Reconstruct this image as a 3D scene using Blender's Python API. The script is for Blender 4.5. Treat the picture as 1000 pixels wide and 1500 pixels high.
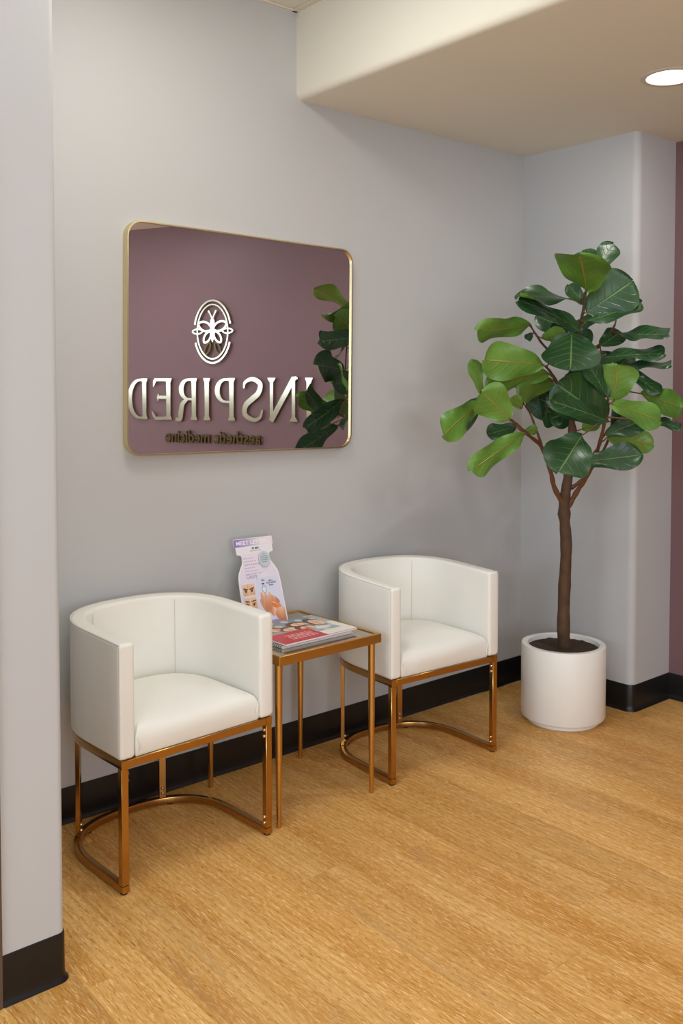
import bpy, bmesh, math, random
from mathutils import Vector, Matrix
random.seed(7)
S = bpy.context.scene
for o in list(bpy.data.objects): bpy.data.objects.remove(o)
COL = S.collection
PI = math.pi

# ---------------------------------------------------------------- camera, world, lights, exposure
W, H = 1000, 1500
FPX, CX, CY = 1370.15, 500.54, 623.52
PITCH, YAW, CAMH = -0.03983, 0.70731, 1.55
cam = bpy.data.cameras.new('camera'); co = bpy.data.objects.new('camera', cam); COL.objects.link(co)
cam.sensor_fit = 'VERTICAL'; cam.sensor_height = 36.0; cam.lens = 36.0*FPX/H
cam.shift_x = (W/2-CX)/H; cam.shift_y = (CY-H/2)/H
co.location = (0, 0, CAMH); co.rotation_euler = (PI/2+PITCH, 0, -YAW); cam.clip_start = .05
S.camera = co
world = bpy.data.worlds.new('world'); S.world = world; world.use_nodes = True
world.node_tree.nodes['Background'].inputs[0].default_value = (.9, .93, 1, 1)
world.node_tree.nodes['Background'].inputs[1].default_value = .25
S.view_settings.view_transform = 'Standard'; S.view_settings.look = 'None'
S.view_settings.gamma = 1; S.view_settings.use_curve_mapping = False
S.view_settings.exposure = 0.13
# power (red, green, blue) of every lamp and of the fill from two invented windows off camera
LP = {'p11': (12, 12, 11), 'p13': (3, 3, 3), 'p47': (11, 11, 11), 'p75': (6, 6, 6), 'd0': (5.4, 5.2, 4.9), 'd1': (7, 6.9, 6.8), 'd2': (2, 1.9, 1.9), 'wf': (50, 55, 59), 'wl': (44, 58, 74)}

def unit_axes():
    f = Vector((math.sin(YAW)*math.cos(PITCH), math.cos(YAW)*math.cos(PITCH), math.sin(PITCH)))
    r = Vector((math.cos(YAW), -math.sin(YAW), 0)); return r, r.cross(f), f
AR, AU, AF = unit_axes()
def at(px, py, d):      # surveying helper: pixel + distance -> world point
    return Vector((0, 0, CAMH)) + (AF + AR*((px-CX)/FPX) - AU*((py-CY)/FPX))*d

# ---------------------------------------------------------------- materials
def s2l(c): return tuple((x/255/12.92 if x/255 <= .04045 else ((x/255+.055)/1.055)**2.4) for x in c)+(1,)
def mat(name, col, rough=.6, metal=0, spec=.5, bump=None, vary=None, emit=None, coat=0, ior=None, trans=0):
    m = bpy.data.materials.new(name); m.use_nodes = True; nt = m.node_tree; b = nt.nodes['Principled BSDF']
    c = s2l(col); b.inputs['Base Color'].default_value = c; b.inputs['Roughness'].default_value = rough
    b.inputs['Metallic'].default_value = metal; b.inputs['Specular IOR Level'].default_value = spec
    b.inputs['Coat Weight'].default_value = coat; b.inputs['Transmission Weight'].default_value = trans
    if ior: b.inputs['IOR'].default_value = ior
    tc = nt.nodes.new('ShaderNodeTexCoord')
    def noise(scale, detail=3, stretch=(1, 1, 1)):
        mp = nt.nodes.new('ShaderNodeMapping'); mp.inputs['Scale'].default_value = stretch
        nt.links.new(tc.outputs['Object'], mp.inputs['Vector'])
        n = nt.nodes.new('ShaderNodeTexNoise'); n.inputs['Scale'].default_value = scale; n.inputs['Detail'].default_value = detail
        nt.links.new(mp.outputs[0], n.inputs['Vector']); return n
    if vary:
        n = noise(vary[0]); mx = nt.nodes.new('ShaderNodeMix'); mx.data_type = 'RGBA'
        mx.inputs[6].default_value = tuple(x*(1-vary[1]) for x in c[:3])+(1,)
        mx.inputs[7].default_value = tuple(min(1, x*(1+vary[1])) for x in c[:3])+(1,)
        nt.links.new(n.outputs['Fac'], mx.inputs[0]); nt.links.new(mx.outputs[2], b.inputs['Base Color'])
    if bump:
        n = noise(bump[0], 2, bump[2] if len(bump) > 2 else (1, 1, 1)); bp = nt.nodes.new('ShaderNodeBump')
        bp.inputs['Strength'].default_value = bump[1]; bp.inputs['Distance'].default_value = .002
        nt.links.new(n.outputs['Fac'], bp.inputs['Height']); nt.links.new(bp.outputs[0], b.inputs['Normal'])
    if emit:
        b.inputs['Emission Color'].default_value = emit[0]; b.inputs['Emission Strength'].default_value = emit[1]
    return m
M = {}
M['wall'] = mat('grey_wall_paint', (192, 192, 193), .62, bump=(700, .12), vary=(1.5, .012))
M['soffit'] = mat('soffit_paint', (228, 223, 208), .7, bump=(500, .1))
M['mauve'] = mat('mauve_wall_paint', (122, 91, 94), .5, bump=(500, .12))
M['ctile'] = mat('ceiling_tile', (226, 222, 212), .9, bump=(220, .5), vary=(260, .10))
M['grid'] = mat('ceiling_grid', (222, 214, 200), .5)
M['rubber'] = mat('black_rubber_base', (22, 20, 20), .33, spec=.45)
M['brown'] = mat('brown_door_frame', (92, 72, 60), .5)
M['leather'] = mat('white_faux_leather', (240, 238, 231), .42, spec=.4, bump=(420, .22), vary=(4, .012))
M['seam'] = mat('white_stitching', (222, 218, 208), .5)
M['gold'] = mat('rose_gold_metal', (190, 148, 88), .2, metal=1, bump=(60, .03))
M['tgold'] = mat('brushed_gold_table', (208, 164, 94), .32, metal=1)
M['bolt'] = mat('shiny_bolt', (224, 190, 150), .15, metal=1)
M['black'] = mat('black_plastic', (20, 18, 16), .5)
M['brass'] = mat('brushed_brass_frame', (222, 206, 160), .28, metal=1, bump=(300, .05))
M['mirror'] = mat('mirror_glass', (238, 236, 238), .012, metal=1)
M['pot'] = mat('white_ceramic_pot', (246, 244, 238), .38, bump=(40, .03))
M['soil'] = mat('soil', (66, 50, 38), .95, bump=(120, 1.0), vary=(160, .45))
M['bark'] = mat('bark', (84, 60, 40), .75, bump=(60, 1.0, (1, 1, .25)), vary=(26, .55))
M['twig'] = mat('brown_twig', (106, 66, 38), .6, bump=(120, .6), vary=(60, .25))
M['trimwhite'] = mat('lamp_trim', (206, 194, 180), .4)
M['lampon'] = mat('lit_lamp_lens', (255, 250, 240), .5, emit=((1, .93, .84, 1), 9))
M['panelon'] = mat('lit_troffer_lens', (255, 252, 245), .5, emit=((1, .96, .9, 1), 1))
M['signgold'] = mat('champagne_metal_letters', (188, 178, 150), .13, metal=1)
M['signdark'] = mat('dark_bronze_letters', (84, 68, 42), .3, metal=1)
M['card'] = mat('white_cardboard', (240, 238, 240), .45)
M['paper'] = mat('paper_pages', (240, 236, 234), .7, bump=(900, .2, (.1, .1, 3)))
M['spiral'] = mat('spiral_wire', (60, 56, 52), .3, metal=1)
M['redcover'] = mat('magenta_back_cover', (170, 30, 66), .35)
M['orange'] = mat('orange_cover', (226, 130, 60), .4)
M['white'] = mat('white_ink', (244, 240, 240), .5)
M['navy'] = mat('dark_ink', (60, 56, 84), .5)
M['greyink'] = mat('grey_ink', (134, 130, 150), .5)

def glass_top():
    m = mat('antiqued_glass', (180, 170, 148), .06, metal=.75, vary=(9, .25)); b = m.node_tree.nodes['Principled BSDF']
    return m
M['glass'] = glass_top()

def print_mat():
    m = bpy.data.materials.new('glossy_print'); m.use_nodes = True; nt = m.node_tree; b = nt.nodes['Principled BSDF']
    a = nt.nodes.new('ShaderNodeAttribute'); a.attribute_name = 'ink'
    nt.links.new(a.outputs['Color'], b.inputs['Base Color']); b.inputs['Roughness'].default_value = .3
    return m
M['print'] = print_mat()

def wood():
    m = bpy.data.materials.new('honey_oak_plank'); m.use_nodes = True; nt = m.node_tree; N = nt.nodes; L = nt.links
    b = N['Principled BSDF']
    g = N.new('ShaderNodeNewGeometry'); oi = N.new('ShaderNodeObjectInfo')
    off = N.new('ShaderNodeVectorMath'); off.operation = 'SCALE'; off.inputs[0].default_value = (37, 91, 13)
    L.new(oi.outputs['Random'], off.inputs['Scale'])
    add = N.new('ShaderNodeVectorMath'); add.operation = 'ADD'; L.new(g.outputs['Position'], add.inputs[0]); L.new(off.outputs[0], add.inputs[1])
    def mp(s):
        q = N.new('ShaderNodeMapping'); q.inputs['Scale'].default_value = s; L.new(add.outputs[0], q.inputs['Vector']); return q
    def nz(s, scale, det, dist=0, rough=.5):
        n = N.new('ShaderNodeTexNoise'); n.inputs['Scale'].default_value = scale; n.inputs['Detail'].default_value = det
        n.inputs['Distortion'].default_value = dist; n.inputs['Roughness'].default_value = rough
        L.new(mp(s).outputs[0], n.inputs['Vector']); return n
    broad = nz((7, .8, 1), 1.0, 3, .4)
    ramp = N.new('ShaderNodeValToRGB'); L.new(broad.outputs['Fac'], ramp.inputs[0])
    e = ramp.color_ramp.elements; e[0].position = .3; e[0].color = s2l((184, 136, 72)); e[1].position = .7; e[1].color = s2l((212, 172, 108))
    # cathedral grain: distorted rings read along the plank
    wv = N.new('ShaderNodeTexWave'); wv.wave_type = 'BANDS'; wv.bands_direction = 'X'
    wv.inputs['Scale'].default_value = 9; wv.inputs['Distortion'].default_value = 9; wv.inputs['Detail'].default_value = 3
    wv.inputs['Detail Scale'].default_value = 1.1; L.new(mp((1.6, .16, 1)).outputs[0], wv.inputs['Vector'])
    wr = N.new('ShaderNodeMapRange'); wr.inputs[1].default_value = .3; wr.inputs[2].default_value = .9; wr.inputs[3].default_value = 0; wr.inputs[4].default_value = .34
    L.new(wv.outputs['Fac'], wr.inputs[0])
    mx = N.new('ShaderNodeMix'); mx.data_type = 'RGBA'; L.new(wr.outputs[0], mx.inputs[0]); L.new(ramp.outputs[0], mx.inputs[6]); mx.inputs[7].default_value = s2l((176, 118, 54))
    fine = nz((230, 26, 1), 1.0, 4, 1.0, .6)
    fr = N.new('ShaderNodeMapRange'); fr.inputs[1].default_value = .52; fr.inputs[2].default_value = .66; fr.inputs[4].default_value = .8; L.new(fine.outputs['Fac'], fr.inputs[0])
    mx2 = N.new('ShaderNodeMix'); mx2.data_type = 'RGBA'; L.new(fr.outputs[0], mx2.inputs[0]); L.new(mx.outputs[2], mx2.inputs[6]); mx2.inputs[7].default_value = s2l((232, 198, 146))
    dk = nz((330, 34, 1), 1.0, 3, .8)
    dr = N.new('ShaderNodeMapRange'); dr.inputs[1].default_value = .55; dr.inputs[2].default_value = .70; dr.inputs[4].default_value = .8; L.new(dk.outputs['Fac'], dr.inputs[0])
    mx3 = N.new('ShaderNodeMix'); mx3.data_type = 'RGBA'; L.new(dr.outputs[0], mx3.inputs[0]); L.new(mx2.outputs[2], mx3.inputs[6]); mx3.inputs[7].default_value = s2l((146, 94, 40))
    # greyish knots / streaks
    kn = nz((5, .9, 1), 1.3, 2, .8); kr = N.new('ShaderNodeMapRange'); kr.inputs[1].default_value = .64; kr.inputs[2].default_value = .78; kr.inputs[4].default_value = .6; L.new(kn.outputs['Fac'], kr.inputs[0])
    mx4 = N.new('ShaderNodeMix'); mx4.data_type = 'RGBA'; L.new(kr.outputs[0], mx4.inputs[0]); L.new(mx3.outputs[2], mx4.inputs[6]); mx4.inputs[7].default_value = s2l((160, 122, 84))
    hs = N.new('ShaderNodeHueSaturation'); vr = N.new('ShaderNodeMapRange'); vr.inputs[3].default_value = 1.16; vr.inputs[4].default_value = 1.34
    L.new(oi.outputs['Random'], vr.inputs[0]); L.new(vr.outputs[0], hs.inputs['Value']); hs.inputs['Saturation'].default_value = 1.05; hs.inputs['Hue'].default_value = .497; L.new(mx4.outputs[2], hs.inputs['Color'])
    L.new(hs.outputs[0], b.inputs['Base Color']); b.inputs['Roughness'].default_value = .42; b.inputs['Specular IOR Level'].default_value = .35
    bp = N.new('ShaderNodeBump'); bp.inputs['Strength'].default_value = .25; bp.inputs['Distance'].default_value = .001
    L.new(fine.outputs['Fac'], bp.inputs['Height']); L.new(bp.outputs[0], b.inputs['Normal'])
    return m
M['wood'] = wood()

def leaf_mat():
    m = bpy.data.materials.new('fig_leaf'); m.use_nodes = True; nt = m.node_tree; N = nt.nodes; L = nt.links; b = N['Principled BSDF']
    uv = N.new('ShaderNodeUVMap'); sp = N.new('ShaderNodeSeparateXYZ'); L.new(uv.outputs[0], sp.inputs[0])
    def mth(op, a, c, d=None):
        n = N.new('ShaderNodeMath'); n.operation = op
        for i, x in enumerate((a, c, d)):
            if x is None: continue
            if isinstance(x, (int, float)): n.inputs[i].default_value = x
            else: L.new(x, n.inputs[i])
        return n.outputs[0]
    av = mth('ABSOLUTE', mth('SUBTRACT', sp.outputs[1], .5), 0)        # 0..0.5 across
    nz = N.new('ShaderNodeTexNoise'); nz.inputs['Scale'].default_value = 2; L.new(uv.outputs[0], nz.inputs['Vector'])
    t = mth('FRACT', mth('ADD', mth('MULTIPLY', mth('SUBTRACT', sp.outputs[0], mth('MULTIPLY', mth('POWER', av, 1.3), .75)), 6.2), mth('MULTIPLY', nz.outputs['Fac'], .06)), 0)
    side = mth('SMOOTH_MIN', mth('MULTIPLY', mth('ABSOLUTE', mth('SUBTRACT', t, .5), 0), 1), .5, .01)
    sv = N.new('ShaderNodeMapRange'); sv.inputs[1].default_value = .01; sv.inputs[2].default_value = .07; sv.inputs[3].default_value = 1; sv.inputs[4].default_value = 0; L.new(side, sv.inputs[0])
    fade = N.new('ShaderNodeMapRange'); fade.inputs[1].default_value = .1; fade.inputs[2].default_value = .46; fade.inputs[3].default_value = .6; fade.inputs[4].default_value = .0; L.new(av, fade.inputs[0])
    svf = mth('MULTIPLY', sv.outputs[0], fade.outputs[0])
    mid = N.new('ShaderNodeMapRange'); mid.inputs[1].default_value = .008; mid.inputs[2].default_value = .026; mid.inputs[3].default_value = 1; mid.inputs[4].default_value = 0; L.new(av, mid.inputs[0])
    vein = mth('MAXIMUM', svf, mid.outputs[0])
    g = N.new('ShaderNodeNewGeometry'); oi = N.new('ShaderNodeObjectInfo')
    n2 = N.new('ShaderNodeTexNoise'); n2.inputs['Scale'].default_value = 9; tc = N.new('ShaderNodeTexCoord'); L.new(tc.outputs['Object'], n2.inputs['Vector'])
    def mix(f, a, c):
        q = N.new('ShaderNodeMix'); q.data_type = 'RGBA'
        if isinstance(f, (int, float)): q.inputs[0].default_value = f
        else: L.new(f, q.inputs[0])
        for i, x in ((6, a), (7, c)):
            if isinstance(x, tuple): q.inputs[i].default_value = x
            else: L.new(x, q.inputs[i])
        return q.outputs[2]
    top = mix(n2.outputs['Fac'], s2l((24, 50, 34)), s2l((40, 84, 36)))
    und = mix(n2.outputs['Fac'], s2l((74, 122, 38)), s2l((114, 152, 66)))
    topv = mix(mth('MULTIPLY', vein, .5), top, s2l((140, 168, 104))); undv = mix(mth('MULTIPLY', vein, 1.0), und, s2l((156, 138, 60)))
    L.new(mix(g.outputs['Backfacing'], topv, undv), b.inputs['Base Color'])
    b.inputs['Roughness'].default_value = .33; b.inputs['Specular IOR Level'].default_value = .45
    bp = N.new('ShaderNodeBump'); bp.inputs['Strength'].default_value = .7; bp.inputs['Distance'].default_value = .004
    L.new(vein, bp.inputs['Height']); bp.invert = True; L.new(bp.outputs[0], b.inputs['Normal'])
    return m
M['leaf'] = leaf_mat()

# ---------------------------------------------------------------- mesh helpers
def link(name, me, parent=None, smooth=False, ang=40):
    o = bpy.data.objects.new(name, me); COL.objects.link(o)
    if parent: o.parent = parent
    if smooth:
        me.polygons.foreach_set('use_smooth', [True]*len(me.polygons)); me.update()
        try: me.set_sharp_from_angle(angle=math.radians(ang))
        except Exception: pass
    return o
def obj(name, bm, m, parent=None, smooth=False, recalc=True):
    if recalc: bmesh.ops.recalc_face_normals(bm, faces=bm.faces)
    me = bpy.data.meshes.new(name); bm.to_mesh(me); bm.free()
    for x in (m if isinstance(m, (list, tuple)) else [m]): me.materials.append(x)
    return link(name, me, parent, smooth)
def thing(name, label, cat, loc=(0, 0, 0), rotz=0, group=None):
    o = bpy.data.objects.new(name, None); COL.objects.link(o); o.location = loc; o.rotation_euler = (0, 0, rotz)
    o['label'] = label; o['category'] = cat; o.empty_display_size = .1
    if group: o['group'] = group
    return o
def tag(o, label, cat, group=None):
    o['label'] = label; o['category'] = cat
    if group: o['group'] = group
    return o
def struct(o): o['kind'] = 'structure'; return o
def box(bm, a, b, bev=0, mi=0, seg=2):
    vs = [bm.verts.new((x, y, z)) for x in (a[0], b[0]) for y in (a[1], b[1]) for z in (a[2], b[2])]
    fs = [bm.faces.new([vs[i] for i in q]) for q in ((0, 1, 3, 2), (4, 6, 7, 5), (0, 4, 5, 1), (2, 3, 7, 6), (0, 2, 6, 4), (1, 5, 7, 3))]
    for f in fs: f.material_index = mi
    if bev:
        bmesh.ops.recalc_face_normals(bm, faces=fs)
        es = list({e for f in fs for e in f.edges})
        bmesh.ops.bevel(bm, geom=es, offset=bev, segments=seg, affect='EDGES', profile=.5)
    return bm
def boxm(a, b, bev=0, seg=2): return box(bmesh.new(), a, b, bev, 0, seg)
def prism(bm, pts, z0, z1):
    lo = [bm.verts.new((x, y, z0)) for x, y in pts]; hi = [bm.verts.new((x, y, z1)) for x, y in pts]; n = len(pts)
    bm.faces.new(lo); bm.faces.new(hi)
    for i in range(n): bm.faces.new((lo[i], lo[(i+1) % n], hi[(i+1) % n], hi[i]))
    return bm
def rings(bm, rs, close=True, cap0=True, cap1=True, loop=False):
    R = [[bm.verts.new(p) for p in r] for r in rs]; n = len(rs[0])
    for k in range(len(R)-1 + (1 if loop else 0)):
        a, b = R[k], R[(k+1) % len(R)]
        for i in range(n if close else n-1): bm.faces.new((a[i], a[(i+1) % n], b[(i+1) % n], b[i]))
    if not loop:
        if cap0: bm.faces.new(R[0][::-1])
        if cap1: bm.faces.new(R[-1])
    return bm
def tube(bm, pts, rad, n=8, cap=True):
    pts = [Vector(p) for p in pts]; rad = rad if isinstance(rad, (list, tuple)) else [rad]*len(pts)
    rs = []; up = None
    for i, p in enumerate(pts):
        t = (pts[min(i+1, len(pts)-1)]-pts[max(i-1, 0)]).normalized()
        if up is None: up = t.orthogonal().normalized()
        u = (up - t*up.dot(t)).normalized(); up = u; v = t.cross(u)
        rs.append([p + (u*math.cos(2*PI*k/n) + v*math.sin(2*PI*k/n))*rad[i] for k in range(n)])
    return rings(bm, rs, True, cap, cap)
def lathe(bm, prof, n=48, c=(0, 0, 0)):
    R = []
    for r, z in prof:
        if r < 1e-6: R.append([bm.verts.new((c[0], c[1], c[2]+z))])
        else: R.append([bm.verts.new((c[0]+r*math.cos(2*PI*k/n), c[1]+r*math.sin(2*PI*k/n), c[2]+z)) for k in range(n)])
    for a, b in zip(R, R[1:]):
        for k in range(n):
            k2 = (k+1) % n
            if len(a) == 1: bm.faces.new((a[0], b[k], b[k2]))
            elif len(b) == 1: bm.faces.new((a[k], a[k2], b[0]))
            else: bm.faces.new((a[k], a[k2], b[k2], b[k]))
    return bm
def rrect(w, h, r, n=5):        # centred rounded rectangle outline
    out = []
    for cx, cy, a0 in ((w/2-r, h/2-r, 0), (-w/2+r, h/2-r, 90), (-w/2+r, -h/2+r, 180), (w/2-r, -h/2+r, 270)):
        for k in range(n+1):
            a = math.radians(a0+90*k/n); out.append((cx+r*math.cos(a), cy+r*math.sin(a)))
    return out
def catmull(pts, sub=6):
    P = [Vector(p) for p in pts]; P = [P[0]*2-P[1]]+P+[P[-1]*2-P[-2]]; out = []
    for i in range(1, len(P)-2):
        for k in range(sub):
            t = k/sub; a, b, c, d = P[i-1:i+3]
            out.append(.5*((2*b)+(-a+c)*t+(2*a-5*b+4*c-d)*t*t+(-a+3*b-3*c+d)*t**3))
    out.append(P[-2]); return out

# ---------------------------------------------------------------- room dimensions
YB = 3.135            # back wall
XC = 3.927            # return wall beside the plant
YR = 2.460            # face of the column
XM = 4.258            # mauve wall
ZS = 2.755            # soffit underside
ZC = 3.114            # tile ceiling
XS = 2.431            # soffit front face
YL = 2.294; XL = 1.007   # stub wall at the left
HB = 0.128; CB = 0.0116
BEND = Vector((XM, 1.5)); DIR = Vector((-.414, -.910)).normalized()
SEND = (XM-XS)/-DIR.x; END = BEND + DIR*SEND
XW = -2.9; YF = END.y

def arc2(c, r, a0, a1, n=7):
    return [(c[0]+r*math.cos(math.radians(a0+(a1-a0)*k/n)), c[1]+r*math.sin(math.radians(a0+(a1-a0)*k/n))) for k in range(n+1)]

bm = bmesh.new(); prism(bm, [(XL, YB), (XC, YB), (XC, YB+.12), (XL, YB+.12)], 0, ZC); struct(obj('wall_back', bm, M['wall']))
rl = .018
bm = bmesh.new(); prism(bm, [(XW, YL)]+arc2((XL-rl, YL+rl), rl, -90, 0)+[(XL, YB+.12), (XW, YB+.12)], 0, ZC)
struct(obj('wall_left', bm, M['wall'], smooth=True))
rr = .034
bm = bmesh.new(); prism(bm, [(XC, YB+.12), ]+arc2((XC+rr, YR+rr), rr, 180, 270)+[(XM, YR), (XM, YB+.12)], 0, ZC)
struct(obj('wall_right', bm, M['wall'], smooth=True))
nrm = Vector((-DIR.y, DIR.x)); nrm = nrm if nrm.x > 0 else -nrm
bm = bmesh.new(); o1 = BEND+Vector((.12, 0)); o2 = END+nrm*.12
prism(bm, [(XM, YR), (BEND.x, BEND.y), (END.x, END.y), (o2.x, o2.y), (o1.x, o1.y), (XM+.12, YR)], 0, ZC)
struct(obj('wall_accent_right', bm, M['mauve']))
# two walls off camera, each given an invented glowing opening to fill the room
def wall_with_fill(name, axis, c0, c1, a0, a1, w0, w1, z0, z1, inward, n, key):
    def B(bm, u0, u1, v0, v1, e0=c0, e1=c1, bev=0):
        box(bm, (u0, e0, v0) if axis == 'x' else (e0, u0, v0), (u1, e1, v1) if axis == 'x' else (e1, u1, v1), bev)
    bm = bmesh.new(); B(bm, a0, w0, 0, ZC); B(bm, w1, a1, 0, ZC); B(bm, w0, w1, 0, z0); B(bm, w0, w1, z1, ZC)
    struct(obj(name, bm, M['wall'])); cm = (c0+c1)/2
    w = struct(obj('fill_window_%d' % n, (lambda b: (B(b, w0, w0+.05, z0, z1, cm-.03, cm+.03), B(b, w1-.05, w1, z0, z1, cm-.03, cm+.03), B(b, w0+.05, w1-.05, z0, z0+.05, cm-.03, cm+.03), B(b, w0+.05, w1-.05, z1-.05, z1, cm-.03, cm+.03), b)[-1])(bmesh.new()), M['grid']))  # invented frame around the glowing pane
    bm = bmesh.new(); B(bm, w0+.05, w1-.05, z0+.05, z1-.05, cm-.003, cm+.003); obj('pane', bm, M['fillglass'], w)
    o = area('fill_lamp', (0, 0, 0), w1-w0-.1, z1-z0-.1, key)  # lamp added in the invented opening to fill the room
    o.location = ((w0+w1)/2, inward, (z0+z1)/2) if axis == 'x' else (inward, (w0+w1)/2, (z0+z1)/2)
    o.rotation_euler = (PI/2, 0, 0) if axis == 'x' else (PI/2, 0, -PI/2)
def area(name, loc, sx, sy, key, shape='RECTANGLE', parent=None, spread=PI):
    rgb = LP[key]; pw = max(rgb)
    l = bpy.data.lights.new(name, 'AREA'); l.shape = shape; l.size = sx; l.size_y = sy; l.energy = pw; l.spread = spread
    l.color = tuple(c/max(pw, 1e-6) for c in rgb)
    o = bpy.data.objects.new(name, l); COL.objects.link(o); o.location = loc
    if parent: o.parent = parent
    return o
M['fillglass'] = mat('glowing_fill_glass', (220, 228, 235), .3, emit=((.9, .95, 1, 1), .5))  # glow of the invented panes, added for fill and reflections
wall_with_fill('wall_front', 'x', YF-.12, YF, XW, END.x, -1.6, 1.4, .5, 2.5, YF-.02, 1, 'wf')  # opening added behind the camera as broad frontal fill
wall_with_fill('wall_far_left', 'y', XW-.12, XW, YF-.12, YB+.12, -2.2, 1.7, 1.46, 2.7, XW-.02, 2, 'wl')  # opening added for cool side fill; sill set to split the letters' reflection
# brown door frame edge beside the stub wall
struct(obj('trim_1', boxm((.72, YL-.014, 0), (.838, YL-.0005, 2.2), .003), M['brown']))

# soffit with a rounded lower edge
sof = [(XS, YB), (XC, YB), (XC+.0, YR+rr), (XC+rr*.3, YR+rr*.3), (XC+rr, YR), (XM, YR), (XM, 1.5), (END.x, END.y)]
bm = bmesh.new(); prism(bm, sof, ZS, ZC); bmesh.ops.recalc_face_normals(bm, faces=bm.faces)
ed = [e for e in bm.edges if all(abs(v.co.x-XS) < 1e-4 and abs(v.co.z-ZS) < 1e-4 for v in e.verts)]
bmesh.ops.bevel(bm, geom=ed, offset=.030, segments=6, affect='EDGES', profile=.5)
struct(obj('soffit', bm, M['soffit'], smooth=True))

# ceiling: slab, hanging grid, tiles
ceil = struct(obj('ceiling', boxm((XW-.12, YF-.12, ZC+.03), (XS, YB+.12, ZC+.09)), M['ctile']))
T = .61
LIGHT_CELLS = [(int(k[1]), int(k[2])) for k in LP if k[0] == 'p']
gridbm = bmesh.new(); tiles = {}
for i in range(9):
    x1 = XS-.012-T*i; x0 = max(x1-T, XW)
    box(gridbm, (x1-.012, YF, ZC-.001), (x1+.012, YB, ZC+.006))
    for j in range(10):
        y1 = YB-T*j; y0 = max(y1-T, YF)
        if y1 < YF+.05: continue
        if i == 0: box(gridbm, (XW, y1-.012, ZC-.001), (XS, y1+.0119 if j else y1, ZC+.006))
        if (i, j) in LIGHT_CELLS: continue
        key = (round(x1-x0, 3), round(y1-y0, 3))
        if key not in tiles:
            me = bpy.data.meshes.new('ceiling_tile'); b2 = boxm((-(key[0]), -(key[1]), 0), (-.0, 0, .016), .003, 1); b2.to_mesh(me); b2.free(); me.materials.append(M['ctile']); tiles[key] = me
        t = link('ceiling_tile', tiles[key], ceil); t.location = (x1, y1, ZC+.007)
obj('ceiling_grid', gridbm, M['grid'], ceil)

# lights
place = {(1, 1): 'over the white chairs beside the soffit', (1, 3): 'added for fill nearest the beige soffit', (1, 7): 'near the front wall by the soffit', (4, 3): 'in the middle of the tile ceiling', (4, 7): 'added for fill in the middle near the front wall', (7, 5): 'added for fill farthest from the soffit by the left wall'}
for (i, j) in LIGHT_CELLS:  # panels other than the one over the chairs are added fill
    cx, cy = XS-.012-T*(i+.5), YB-T*(j+.5)
    t = thing('ceiling_light', 'square lit ceiling panel light '+place[(i, j)], 'ceiling light', (cx, cy, ZC), 0, 'panel lights in the tile ceiling')
    b = bmesh.new()
    for a, c in (((-.30, -.30), (.30, -.275)), ((-.30, .275), (.30, .30)), ((-.30, -.275), (-.275, .275)), ((.275, -.275), (.30, .275))):
        box(b, (a[0], a[1], 0), (c[0], c[1], .018))
    obj('frame', b, M['grid'], t); obj('diffuser', boxm((-.275, -.275, .004), (.275, .275, .016)), M['panelon'], t)
    area('panel_lamp', (0, 0, -.002), .54, .54, 'p%d%d' % (i, j), parent=t)
DL = [(3.352, 1.965, 'bright round recessed downlight in the soffit above the fig tree'),
      (2.88, .45, 'round recessed downlight in the soffit in front of the gold sign'),
      (2.86, -1.1, 'round recessed downlight at the narrow end of the soffit')]
for di, (x, y, lb) in enumerate(DL):
    t = thing('downlight', lb, 'ceiling light', (x, y, ZS), 0, 'round downlights along the soffit')
    b = bmesh.new(); lathe(b, [(.0885, -.0005), (.0905, -.004), (.106, -.0050), (.112, -.002), (.112, .0)], 48); obj('trim_ring', b, M['trimwhite'], t, True)
    b = bmesh.new(); lathe(b, [(0, -.0020), (.080, -.0020), (.088, -.0012), (.088, 0)], 48); obj('lens', b, M['lampon'], t, True)
    area('downlight_lamp', (0, 0, -.006), .15, .15, 'd%d' % di, 'DISK', t)

# cove baseboards: profile swept along the foot of the walls
def baseboard(name, path, shrink=None):
    prof = [(0, 0), (CB+.002, 0), (CB+.0015, .0025), (.008, .008), (.0052, .016), (.004, .03), (.0036, HB-.004), (.0026, HB-.0008), (0, HB)]
    P = [Vector(p) for p in path]; R = []
    for i, p in enumerate(P):
        d0 = (P[i]-P[i-1]).normalized() if i else (P[1]-P[0]).normalized()
        d1 = (P[i+1]-P[i]).normalized() if i < len(P)-1 else d0
        n0 = Vector((d0.y, -d0.x)); n1 = Vector((d1.y, -d1.x)); n = (n0+n1).normalized(); n = n/max(.3, n.dot(n0))
        R.append([(p.x+n.x*o, p.y+n.y*o, z) for o, z in prof])
    bm = bmesh.new(); rings(bm, R); return struct(obj(name, bm, M['rubber'], smooth=True))
baseboard('baseboard_back', [(XL+.0005, YB-.0004), (XC-.0005, YB-.0004)])
baseboard('baseboard_left', [(.84, YL)]+arc2((XL-rl, YL+rl), rl, -90, 0)+[(XL, YB)])
baseboard('baseboard_right', [(XC, YB)]+arc2((XC+rr, YR+rr), rr, 180, 270)+[(XM, YR), (XM, 1.5), (END.x, END.y)])

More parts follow.
